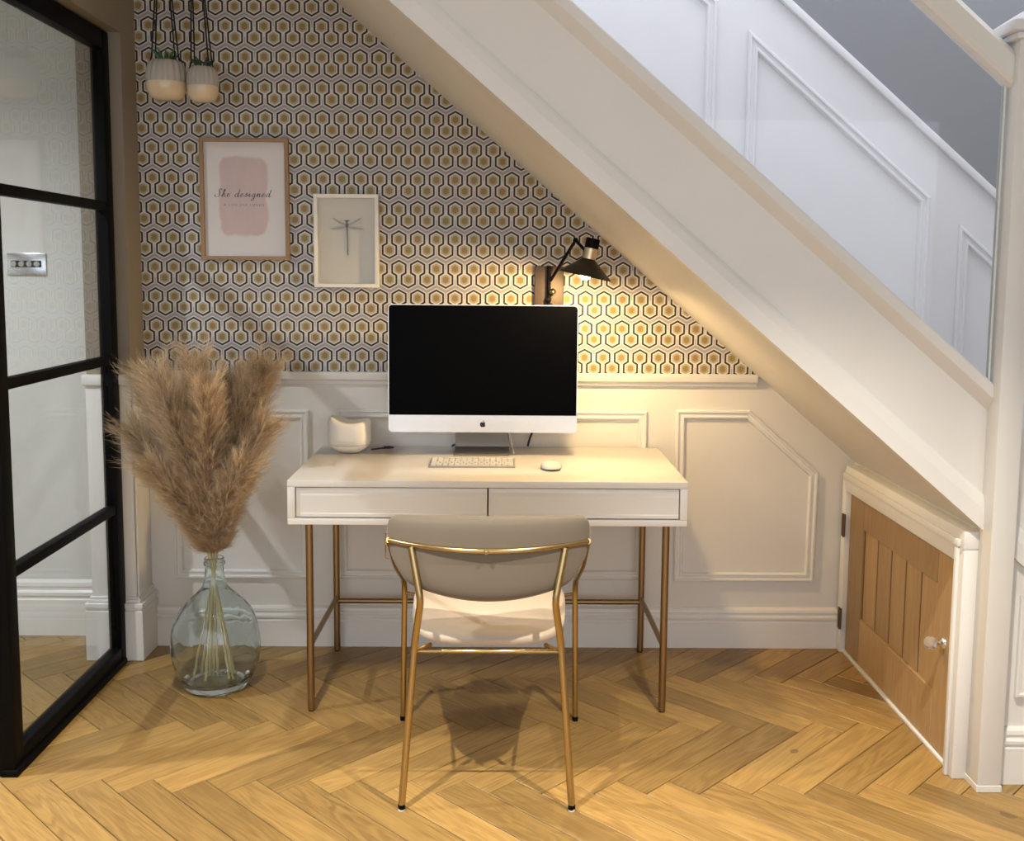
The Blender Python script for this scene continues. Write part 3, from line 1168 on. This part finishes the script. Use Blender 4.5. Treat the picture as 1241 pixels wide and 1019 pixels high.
# ---- speaker
spk = thing('smart_speaker', 'white rounded speaker with dipped top on the end of the desk', 'speaker', (-.503, -.14, zt))


def speaker_part(rows, N=48):
    bm = new_bm()
    vr = []
    for (k, z, dip) in rows:
        if k < 1e-5:
            vr.append([bm.verts.new((-.503, -.14, z))])
            continue
        row = []
        for j in range(N):
            a = 2 * PI * j / N
            c, s = math.cos(a), math.sin(a)
            e = 2 / 3.0
            x = math.copysign(abs(c) ** e, c) * .0735 * k
            y = math.copysign(abs(s) ** e, s) * .062 * k
            zz = z + dip * (.020 * (abs(x) / .0735) ** 1.6 + .006 * (-x / .0735))
            row.append(bm.verts.new((-.503 + x, -.14 + y, zz)))
        vr.append(row)
    for a, b in zip(vr, vr[1:]):
        for j in range(N):
            j2 = (j + 1) % N
            if len(a) == 1:
                bm.faces.new((a[0], b[j], b[j2]))
            elif len(b) == 1:
                bm.faces.new((a[j], b[0], a[j2]))
            else:
                bm.faces.new((a[j], b[j], b[j2], a[j2]))
    return bm


finish('base_bowl', speaker_part([(0, zt + .0005, 0), (.42, zt + .0005, 0), (.50, zt + .003, 0), (.72, zt + .012, 0), (.88, zt + .021, 0), (.955, zt + .029, 0), (.955, zt + .030, 0)]), 'plastic', spk, 60)
bd = finish('body', speaker_part([(.955, zt + .0312, 0), (.985, zt + .034, 0), (1.0, zt + .052, 0), (.995, zt + .080, .1), (.98, zt + .094, .45), (.94, zt + .101, .8), (.86, zt + .1045, 1), (.7, zt + .1045, 1), (.5, zt + .1035, 1), (.25, zt + .1025, 1), (0, zt + .102, 0)]), 'plastic', spk, 179)

# ---- cables lying on the desk
tag(tube('power_cable', smooth_path([(-.432, -.11, zt + .004), (-.40, -.085, zt + .004), (-.375, -.092, zt + .006), (-.36, -.07, zt + .004), (-.375, -.055, zt + .004), (-.395, -.06, zt + .004)], 6), .0028, 'cord_dark', None, 8), 'short dark cable curling behind the white speaker', 'cable')
tag(tube('power_cable', smooth_path([(-.155, -.030, zt + .004), (-.14, -.035, zt + .012), (-.115, -.04, zt + .020), (-.08, -.045, zt + .012), (-.07, -.045, zt + .003)], 6), .0035, 'cord_dark', None, 8), 'dark cable looping behind the computer stand', 'cable')
tag(tube('power_cable', smooth_path([(.115, -.022, zt + .0035), (.122, -.022, zt + .03), (.140, -.030, zt + .085), (.148, -.05, zt + .15), (.12, -.09, zt + .20)], 6), .0038, 'cord_dark', None, 8), 'dark cable slanting from the desk back up behind the screen', 'cable')
tag(tube('power_cable', smooth_path([(.005, -.105, zt + .14), (.025, -.10, zt + .095), (.045, -.09, zt + .07), (.058, -.10, zt + .02), (.062, -.13, zt + .0045), (.064, -.18, zt + .0045)], 6), .0032, 'cord_white', None, 8), 'white cable hanging from the computer beside its stand', 'cable')

# ================================================================== wall lamp
lp = thing('wall_lamp', 'black swing-arm wall lamp with a glowing bulb beside the sloping soffit', 'wall lamp', (.185, -.0, 1.30))
box('backplate', .134, .236, -.026, -.0013, 1.150, 1.385, 'bronze', lp, .003)
tube('upright_rod', [(.183, -.045, 1.17), (.183, -.045, 1.386)], .0065, 'black_metal', lp, 12)
box('rod_bracket', .174, .192, -.055, -.026, 1.262, 1.274, 'black_metal', lp, .002)
box('rod_bracket', .170, .196, -.055, -.026, 1.238, 1.254, 'black_metal', lp, .002)
bm = new_bm()
add_lathe(bm, [(0, -.012)] + [(.012 * math.cos(a), .012 * math.sin(a)) for a in [(-80 + 20 * i) * PI / 180 for i in range(9)]] + [(0, .012)], (.196, -.062, 1.296), 16)
finish('brass_knob', bm, 'brass', lp, 179)
E1 = Vector((.262, -.215, 1.470))
E0 = Vector((.188, -.050, 1.335))
SK = Vector((.290, -.345, 1.418))
tube('lower_arm', [E0, E1], .0055, 'black_metal', lp, 10)
tube('upper_arm', [E1, SK + Vector((0, .012, .012))], .0055, 'black_metal', lp, 10)
lathe('elbow_joint', [(0, -.009), (.009, -.009), (.009, .009), (0, .009)], E1, 'black_metal', lp, 14, (0, 1, 0))
ax = Vector((.21, -.02, 1)).normalized()       # lamp axis, pointing up
RC = Vector((.2835, -.360, 1.353))             # centre of the shade mouth
shd = new_bm()
prof_out = [(.086, 0), (.0865, .0015), (.060, .022), (.034, .044), (.022, .054), (.019, .058)]
prof_in = [(.018, .056), (.021, .052), (.033, .0425), (.059, .0205), (.0855, .0003), (.086, 0)]
add_lathe(shd, prof_out + prof_in, RC, 40, ax)
shade_o = finish('shade', shd, 'shade', lp, 40)
lathe('socket_sleeve', [(.0, .056), (.0215, .056), (.0215, .090), (0, .090)], RC, 'socket', lp, 24, ax)
lathe('socket_cap', [(0, .0905), (.0225, .0905), (.0225, .120), (.020, .122), (0, .122)], RC, 'black_metal', lp, 24, ax)
BC = RC + ax * .009
lathe('bulb', [(0, -.021)] + [(.019 * math.cos(a), -.002 + .019 * math.sin(a)) for a in [(-70 + 20 * i) * PI / 180 for i in range(7)]] + [(.012, .024), (.012, .05), (0, .05)], BC, 'bulb', lp, 20, ax)

# ================================================================== ceiling downlights
for i, (x, y) in enumerate(((-.66, -1.93), (.76, -1.93), (-2.2, -1.2))):
    lab = ['recessed ceiling downlight before the desk, nearer the glazed door', 'recessed ceiling downlight before the desk, nearer the stair newel','recessed ceiling downlight in the hall beyond the glazed door']
    dl = thing('ceiling_downlight', lab[i], 'downlight', (x, y, CEIL), 'ceiling downlights')
    lathe('bezel', [(.030, -.001), (.043, -.001), (.041, -.006), (.032, -.008), (.030, -.006)], (x, y, CEIL), 'chrome', dl, 28)
    lathe('lens', [(0, -.003), (.031, -.003)], (x, y, CEIL), 'downlight', dl, 24)
    sd = bpy.data.lights.new('downlight_beam', 'SPOT')
    sd.energy = DOWNLIGHT_W * (1, 1, .6)[i]
    sd.color = ((1.0, .90, .74), (1.0, .90, .74), (.96, .97, 1.0))[i]
    sd.spot_size = math.radians((84, 84, 150)[i])
    sd.spot_blend = .75
    sd.shadow_soft_size = .018
    so = bpy.data.objects.new('downlight_beam', sd)
    COL.objects.link(so)
    so.parent = dl
    so.location = (0, 0, -.012)

# ================================================================== pictures
pf = thing('picture_frame', 'oak framed print with pink watercolour block and script lettering', 'picture', (-.879, -.0012, 1.607))
fx0, fx1, fz0, fz1 = -1.034, -.726, 1.398, 1.818
fd, fwid = .020, .013


def frame_bars(parent, x0, x1, z0, z1, wd, y0, y1, mat):
    P = [(x0, z0), (x1, z0), (x1, z1), (x0, z1)]
    Q = [(x0 + wd, z0 + wd), (x1 - wd, z0 + wd), (x1 - wd, z1 - wd), (x0 + wd, z1 - wd)]
    for i in range(4):
        j = (i + 1) % 4
        prism('frame_bar', [P[i], P[j], Q[j], Q[i]], y0, y1, mat, parent, 'xz', .0008)


rot = math.radians(-.9)
frame_bars(pf, fx0, fx1, fz0, fz1, fwid, -.022, -.0013, 'oak_frame')
bm = new_bm()
xc, zc = (fx0 + fx1) / 2, (fz0 + fz1) / 2
add_box(bm, fx0 + .011 - xc, fx1 - .011 - xc, -.010 + .0, -.004, fz0 + .011 - zc, fz1 - .011 - zc)
art = finish('print', bm, 'art', pf)
art.matrix_parent_inverse = Matrix.Identity(4)
art.location = (xc + .879, .0012, zc - 1.607)
# handwritten words built from pen strokes
strokes = []


def st_(x, pts):
    strokes.append([(x + a, b) for a, b in pts])


def l_e(x): st_(x, [(-.05, .25), (.28, .48), (.40, .82), (.24, 1.0), (.05, .7), (.02, .28), (.2, 0), (.5, .15), (.68, .4)])
def l_d(x):
    st_(x, [(.62, .82), (.38, 1.0), (.1, .72), (.02, .3), (.2, 0), (.45, .2), (.66, .75), (.80, 1.5), (.88, 2.1)])
    st_(x, [(.70, 1.0), (.66, .3), (.78, 0), (1.05, .3)])
def l_s(x): st_(x, [(-.1, .2), (.2, .7), (.34, 1.12), (.40, .75), (.44, .3), (.26, 0), (.05, .1), (.3, .02), (.62, .35)])
def l_i(x):
    st_(x, [(-.05, .35), (.15, 1.0), (.12, .3), (.24, 0), (.5, .35)])
    st_(x, [(.22, 1.45), (.26, 1.55)])
def l_g(x): st_(x, [(.6, .85), (.36, 1.0), (.08, .65), (.05, .2), (.22, 0), (.5, .3), (.64, .95), (.56, 0), (.45, -.8), (.2, -1.05), (.02, -.8), (.3, -.35), (.95, .3)])
def l_n(x): st_(x, [(-.05, .4), (.10, 1.0), (.08, .4), (.06, 0), (.2, .6), (.45, 1.0), (.56, .75), (.52, .2), (.64, 0), (.92, .35)])
def l_h(x):
    st_(x, [(-.1, .2), (.25, 1.1), (.48, 2.0), (.38, 2.25), (.25, 1.7), (.14, .7), (.08, 0)])
    st_(x, [(.08, 0), (.2, .6), (.42, 1.0), (.54, .75), (.50, .2), (.62, 0), (.9, .3)])


st_(0, [(.95, 1.9), (.70, 2.3), (.42, 2.1), (.40, 1.6), (.55, 1.0), (.52, .35), (.25, -.05), (-.15, .0), (-.42, .35), (-.3, .7)])
l_h(1.15)
l_e(2.25)
l_d(3.95)
l_e(5.2)
l_s(6.1)
l_i(6.95)
l_g(7.65)
l_n(8.75)
l_e(9.85)
l_d(10.75)
bm = new_bm()
ux = .192 / 12.0
uz = .0122
zbase = zc + .0085
x0t = xc - .099
for s_ in strokes:
    pts = [Vector((x0t + (a + .16 * b) * ux, 0, zbase + b * uz)) for a, b in s_]
    if len(pts) > 2:
        pts = smooth_path(pts, 4)
    nib = Vector((.00155, 0, .00028))
    for a, b in zip(pts, pts[1:]):
        t = (b - a)
        if t.length < 1e-7:
            continue
        nn = Vector((-t.z, 0, t.x)).normalized() * .00042
        off = nib if abs(nib.dot(nn.normalized())) > nn.length else nn
        e = t.normalized() * .0002
        vs = [bm.verts.new(p + Vector((0, -.0103, 0))) for p in (a - off - e, a + off - e, b + off + e, b - off + e)]
        bm.faces.new(vs)
tx = finish('script_lettering', bm, 'ink', pf)
tx['label'] = 'black script lettering reading She designed'


def text_mesh(name, body, size, loc, mat, parent, spacing=1.0):
    cu = bpy.data.curves.new(name, 'FONT')
    cu.body = body
    cu.size = size
    cu.align_x = 'CENTER'
    cu.space_character = spacing
    o = bpy.data.objects.new(name + '_tmp', cu)
    COL.objects.link(o)
    dg = bpy.context.evaluated_depsgraph_get()
    me = bpy.data.meshes.new_from_object(o.evaluated_get(dg))
    bpy.data.objects.remove(o)
    for v in me.vertices:
        v.co = Vector((loc[0] + v.co.x, loc[1], loc[2] + v.co.y))
    me.materials.clear()
    me.materials.append(M[mat])
    ob = bpy.data.objects.new(name, me)
    COL.objects.link(ob)
    ob.parent = parent
    ob.matrix_parent_inverse = Matrix.Translation(-world_loc(parent))
    return ob


t2 = text_mesh('small_lettering', 'A LIFE SHE LOVED', .0115, (xc - .004, -.0103, zc - .023), 'ink_soft', pf, 1.55)
t2['label'] = 'small capitals reading A LIFE SHE LOVED'
box('glazing', fx0 + fwid, fx1 - fwid, -.0165, -.0155, fz0 + fwid, fz1 - fwid, 'picture_glass', pf)
pf.rotation_euler = (0, 0, 0)

pb = thing('shadow_box', 'white box frame holding a mounted dragonfly', 'picture', (-.525, -.0012, 1.465))
bx0, bx1, bz0, bz1 = -.638, -.413, 1.305, 1.628
frame_bars(pb, bx0, bx1, bz0, bz1, .013, -.034, -.0013, 'box_white')
box('backing_card', bx0 + .012, bx1 - .012, -.006, -.0018, bz0 + .012, bz1 - .012, 'insect_card', pb)
xi, zi = (bx0 + bx1) / 2, 1.516
bm = new_bm()
add_tube(bm, [(xi, -.011, zi + .004), (xi + .001, -.010, zi - .03), (xi + .0025, -.009, zi - .098)], [.0026, .0019, .0016], 8)
body = finish('dragonfly_body', bm, 'insect', pb, 60)
bm = new_bm()
add_lathe(bm, [(0, -.010), (.004, -.007), (.0052, 0), (.004, .007), (0, .010)], (xi, -.012, zi + .006), 12)
finish('thorax', bm, 'insect', pb, 179)
bm = new_bm()
add_lathe(bm, [(0, -.004), (.004, -.002), (.005, .001), (.003, .004), (0, .005)], (xi, -.013, zi + .019), 12)
add_tube(bm, [(xi - .009, -.013, zi + .022), (xi, -.013, zi + .020), (xi + .009, -.013, zi + .022)], .0012, 6)
finish('head', bm, 'insect', pb, 179)
for sx in (-1, 1):
    for (dx, dz, w0) in ((.046, .024, .006), (.054, -.008, .007)):
        bm = new_bm()
        a = Vector((xi + sx * .004, -.0125, zi + (.008 if dz > 0 else .002)))
        b = a + Vector((sx * dx, 0, dz))
        t = (b - a).normalized()
        nn = Vector((-t.z, 0, t.x)) * (1 if sx > 0 else -1)
        lead = [a + (b - a) * (i / 8) for i in range(9)]
        trail = [p - nn * w0 * math.sin(PI * min(1, .12 + .8 * i / 8)) for i, p in enumerate(lead)]
        vs = [bm.verts.new(p) for p in lead]
        vt = [bm.verts.new(p) for p in trail]
        for i in range(8):
            bm.faces.new((vs[i], vs[i + 1], vt[i + 1], vt[i]))
        wg = finish('wing', bm, 'wing_film', pb)
        bm = new_bm()
        add_tube(bm, lead, .0007, 5)
        add_tube(bm, trail, .00022, 4)
        finish('wing_vein', bm, 'wing', wg)
box('glazing', bx0 + .013, bx1 - .013, -.0300, -.0290, bz0 + .013, bz1 - .013, 'picture_glass', pb)


# ================================================================== hanging planters
def planter(label, c, R, H, rim, hook, leafmat, nleaf, leaflen):
    x, y, z = c                              # centre of the foot
    p = thing('hanging_planter', label, 'planter', (x, y, z), 'planters hanging before the wallpaper')
    zs = H * .44
    # plain lower bowl
    low = [(0, 0), (R * .55, .002), (R * .80, H * .08), (R * .95, H * .22), (R, H * .36), (R, zs)]
    lathe('bowl', low, (x, y, z), 'sand', p, 40)
    bm = new_bm()
    up = [(R, zs), (R * 1.0, H * .55), (R * .96, H * .74), (R * .88, H * .88), (R * .76, H * .97), (rim, H), (rim - .004, H), (rim - .006, H * .93), (rim - .006, H * .86)]
    add_lathe(bm, up, (x, y, z), 72, wob=lambda a, h: .045 * math.copysign(abs(math.sin(a * 18)) ** .6, math.sin(a * 18)) if h > zs + .002 else 0)
    finish('ribbed_neck', bm, 'ceramic', p, 60)
    lathe('soil', [(0, H * .93), (rim - .005, H * .92)], (x, y, z), 'soil', p, 24)
    random.seed(int(abs(x) * 1000))
    for i in range(nleaf):
        a = 2 * PI * i / nleaf * 2.4 + random.uniform(-.2, .2)
        tilt = .15 + .85 * (i / nleaf)
        L = leaflen * random.uniform(.75, 1.1)
        base = Vector((x + math.cos(a) * rim * .25, y + math.sin(a) * rim * .25, z + H * .93))
        d = Vector((math.cos(a) * tilt, math.sin(a) * tilt, 1.0)).normalized()
        bm = new_bm()
        pts = [base + d * (L * t) + Vector((math.cos(a), math.sin(a), 0)) * .006 * t * t for t in (0, .25, .5, .75, 1)]
        add_tube(bm, pts, [.0045, .0056, .005, .0032, .0005], 6)
        finish('leaf', bm, leafmat, p, 60)
    for s in (-1, 1):
        for e in (-1, 1):
            ex = x + s * rim * .92
            top = Vector((x + hook + s * .012, y, CEIL))
            a0 = Vector((ex + e * .007, y + e * .012 - .01, z + H * .92))
            mid = Vector((ex + e * .004, y + e * .006 - .008, z + H * 1.10))
            tube('cord', [a0, mid, mid.lerp(top, .5), top], .0026, 'rope', p, 6)
        lathe('cord_knot', [(0, -.008), (.005, -.004), (.005, .004), (0, .008)], (ex, y - .012, z + H * .96), 'rope', p, 8)
    lathe('ceiling_hook', [(.012, 0), (.012, -.004), (.003, -.008), (.003, -.02), (0, -.02)], (x + hook, y, CEIL), 'black_metal', p, 12)


planter('larger ribbed hanging planter with bright green succulent', (-1.066, -.25, 1.905), .0635, .125, .040, -.004, 'leaf', 18, .050)
planter('smaller ribbed hanging planter with dark spiky succulent', (-.950, -.25, 1.900), .0500, .112, .030, -.015, 'leaf_dark', 14, .046)

# ================================================================== vase and pampas
VX, VY = -.912, -.375
vs_ = thing('glass_vase', 'round pale green glass demijohn vase on the floor beside the desk', 'vase', (VX, VY, 0))
vp = [(.0, .012), (.070, .010), (.088, .004), (.094, .001), (.100, .006), (.118, .035), (.134, .075), (.1425, .125), (.1430, .160), (.136, .205), (.118, .250), (.090, .288), (.060, .315), (.042, .335), (.034, .356), (.0305, .385), (.0295, .405), (.033, .409), (.0345, .414), (.033, .419), (.0305, .422), (.0315, .430), (.0295, .433), (.0265, .430), (.0265, .400), (.029, .372), (.037, .340), (.058, .3105), (.088, .283), (.1155, .246), (.1330, .203), (.1395, .158), (.1390, .125), (.1305, .076), (.1145, .040), (.090, .028), (.0, .024)]
pts = [Vector((a, 0, b)) for a, b in vp]
dense = [(max(0, p.x), p.z) for p in smooth_path(pts, 3)]
dense[0] = (0, .012)
dense[-1] = (0, .024)
wobf = lambda a, h: (.010 * math.sin(3 * a + h * 22) + .006 * math.sin(7 * a - h * 48) + .0045 * math.sin(13 * a + h * 90)) * min(1, max(0, (.33 - h) / .06)) * min(1, h / .03)
lathe('vase_body', dense, (VX, VY, 0), 'glass_vase', vs_, 72, smooth=179, wob=wobf)
PX, PZ = VX - .002, .425


def plume_mesh(axis, n, rad, seed):
    rnd = random.Random(seed)
    verts, faces, tones = [], [], []
    A = [Vector(p) for p in axis]
    cum = [0]
    for a, b in zip(A, A[1:]):
        cum.append(cum[-1] + (b - a).length)
    L = cum[-1]

    def at(t):
        d = t * L
        for i in range(len(A) - 1):
            if d <= cum[i + 1] or i == len(A) - 2:
                k = (d - cum[i]) / max(1e-9, cum[i + 1] - cum[i])
                return A[i].lerp(A[i + 1], k), (A[i + 1] - A[i]).normalized()
    # sprays: tufts of fine hairs along side branches
    HB = 24
    nb = n // HB
    for b in range(nb):
        t = rnd.random() ** .9
        p, tg = at(t)
        side = tg.orthogonal().normalized()
        side = Matrix.Rotation(rnd.uniform(0, 2 * PI), 3, tg) @ side
        env = rad * (.30 + .70 * math.sin(PI * min(.80, t * .72 + .14)) ** .8) * rnd.uniform(.30, 1.0)
        lift = rnd.uniform(.65, 1.35) + .9 * t
        br_dir = (side + tg * lift).normalized()
        blen = min(env * math.sqrt(1 + lift * lift), .135)
        tone_b = min(1, max(0, rnd.gauss(.5, .17)))
        for h in range(HB):
            s = rnd.random() ** .7
            o = p + br_dir * (blen * s) + Vector((0, 0, -.12 * s * s * blen))
            d = (br_dir + Vector((rnd.gauss(0, .30), rnd.gauss(0, .30), rnd.gauss(.10, .30)))).normalized()
            hl = rnd.uniform(.018, .040) if rnd.random() < .93 else rnd.uniform(.045, .075)
            wd = rnd.uniform(.00018, .00038)
            c1 = o + d * hl * .5
            c2 = o + d * hl + Vector((rnd.gauss(0, .002), rnd.gauss(0, .002), -.006 * rnd.random()))
            sd = d.cross(Vector((rnd.gauss(0, 1), rnd.gauss(0, 1), rnd.gauss(0, 1)))).normalized() * wd
            k = len(verts)
            verts += [o - sd * .6, o + sd * .6, c1 + sd, c1 - sd, c2]
            faces += [(k, k + 1, k + 2, k + 3), (k + 3, k + 2, k + 4)]
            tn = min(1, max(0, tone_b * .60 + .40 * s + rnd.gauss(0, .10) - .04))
            tones += [tn] * 5
        sd = br_dir.cross(Vector((rnd.gauss(0, 1), rnd.gauss(0, 1), rnd.gauss(0, 1)))).normalized() * .0006
        e = p + br_dir * blen
        k = len(verts)
        verts += [p - sd, p + sd, e]
        faces += [(k, k + 1, k + 2)]
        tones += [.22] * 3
    me = bpy.data.meshes.new('plume')
    me.from_pydata([tuple(v) for v in verts], [], faces)
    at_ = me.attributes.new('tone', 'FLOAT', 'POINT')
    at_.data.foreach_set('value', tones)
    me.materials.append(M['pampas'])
    return me


# (tip x, tip z, tip y, radius, bend, hairs)
spec = [(-1.120, .985, -.34, .092, -.04), (-1.135, .840, -.41, .080, -.05), (-1.060, 1.000, -.41, .088, -.03),
        (-1.015, .960, -.47, .080, -.02), (-.955, 1.045, -.39, .092, .0), (-.900, .970, -.46, .082, .01),
        (-.865, .985, -.31, .082, .01), (-.800, .985, -.36, .086, .02), (-.745, 1.030, -.37, .090, .04),
        (-.735, .860, -.42, .078, .05), (-1.065, .740, -.47, .072, -.04), (-.785, .750, -.48, .072, .04)]
plabel = ['tall dried pampas plume leaning out over the glazed door side of the vase', 'low wide pampas plume spreading toward the glazed door', 'dried pampas plume next to the outermost one by the door',
          'dried pampas plume at the front, tilted slightly to the door side', 'tallest upright dried pampas plume in the middle of the bunch', 'central dried pampas plume in front of the tallest one',
          'dried pampas plume at the rear of the bunch near the wall', 'dried pampas plume leaning gently toward the picture frames and desk', 'tall golden pampas plume leaning furthest toward the desk',
          'low pampas plume spreading out toward the desk', 'short front pampas plume on the door side of the bunch', 'short front pampas plume on the desk side of the bunch']
for i, (tx_, tz_, ty_, rad, bend) in enumerate(spec):
    neck = Vector((PX + (tx_ - PX) * .055, VY + (ty_ - VY) * .08, PZ))
    foot = Vector((VX - (tx_ - VX) * .30 + random.uniform(-.03, .03), VY - (ty_ - VY) * .25 + random.uniform(-.03, .03), .031))
    t = thing('pampas_stem', plabel[i], 'pampas grass', tuple(foot), 'dried pampas stems in the glass vase')
    tip = Vector((tx_, ty_, tz_))
    m1 = neck.lerp(tip, .33) + Vector((-bend * .4, 0, .028))
    m2 = neck.lerp(tip, .68) + Vector((-bend * .2, 0, .030))
    st_pts = smooth_path([foot, foot.lerp(neck, .5) + Vector((0, 0, .0)), neck, m1], 6)
    tube('stalk', st_pts, [.0044 - .0020 * k / len(st_pts) for k in range(len(st_pts))], 'stalk', t, 8)
    axis = smooth_path([neck + Vector((0, 0, .02)), m1, m2, tip], 6)
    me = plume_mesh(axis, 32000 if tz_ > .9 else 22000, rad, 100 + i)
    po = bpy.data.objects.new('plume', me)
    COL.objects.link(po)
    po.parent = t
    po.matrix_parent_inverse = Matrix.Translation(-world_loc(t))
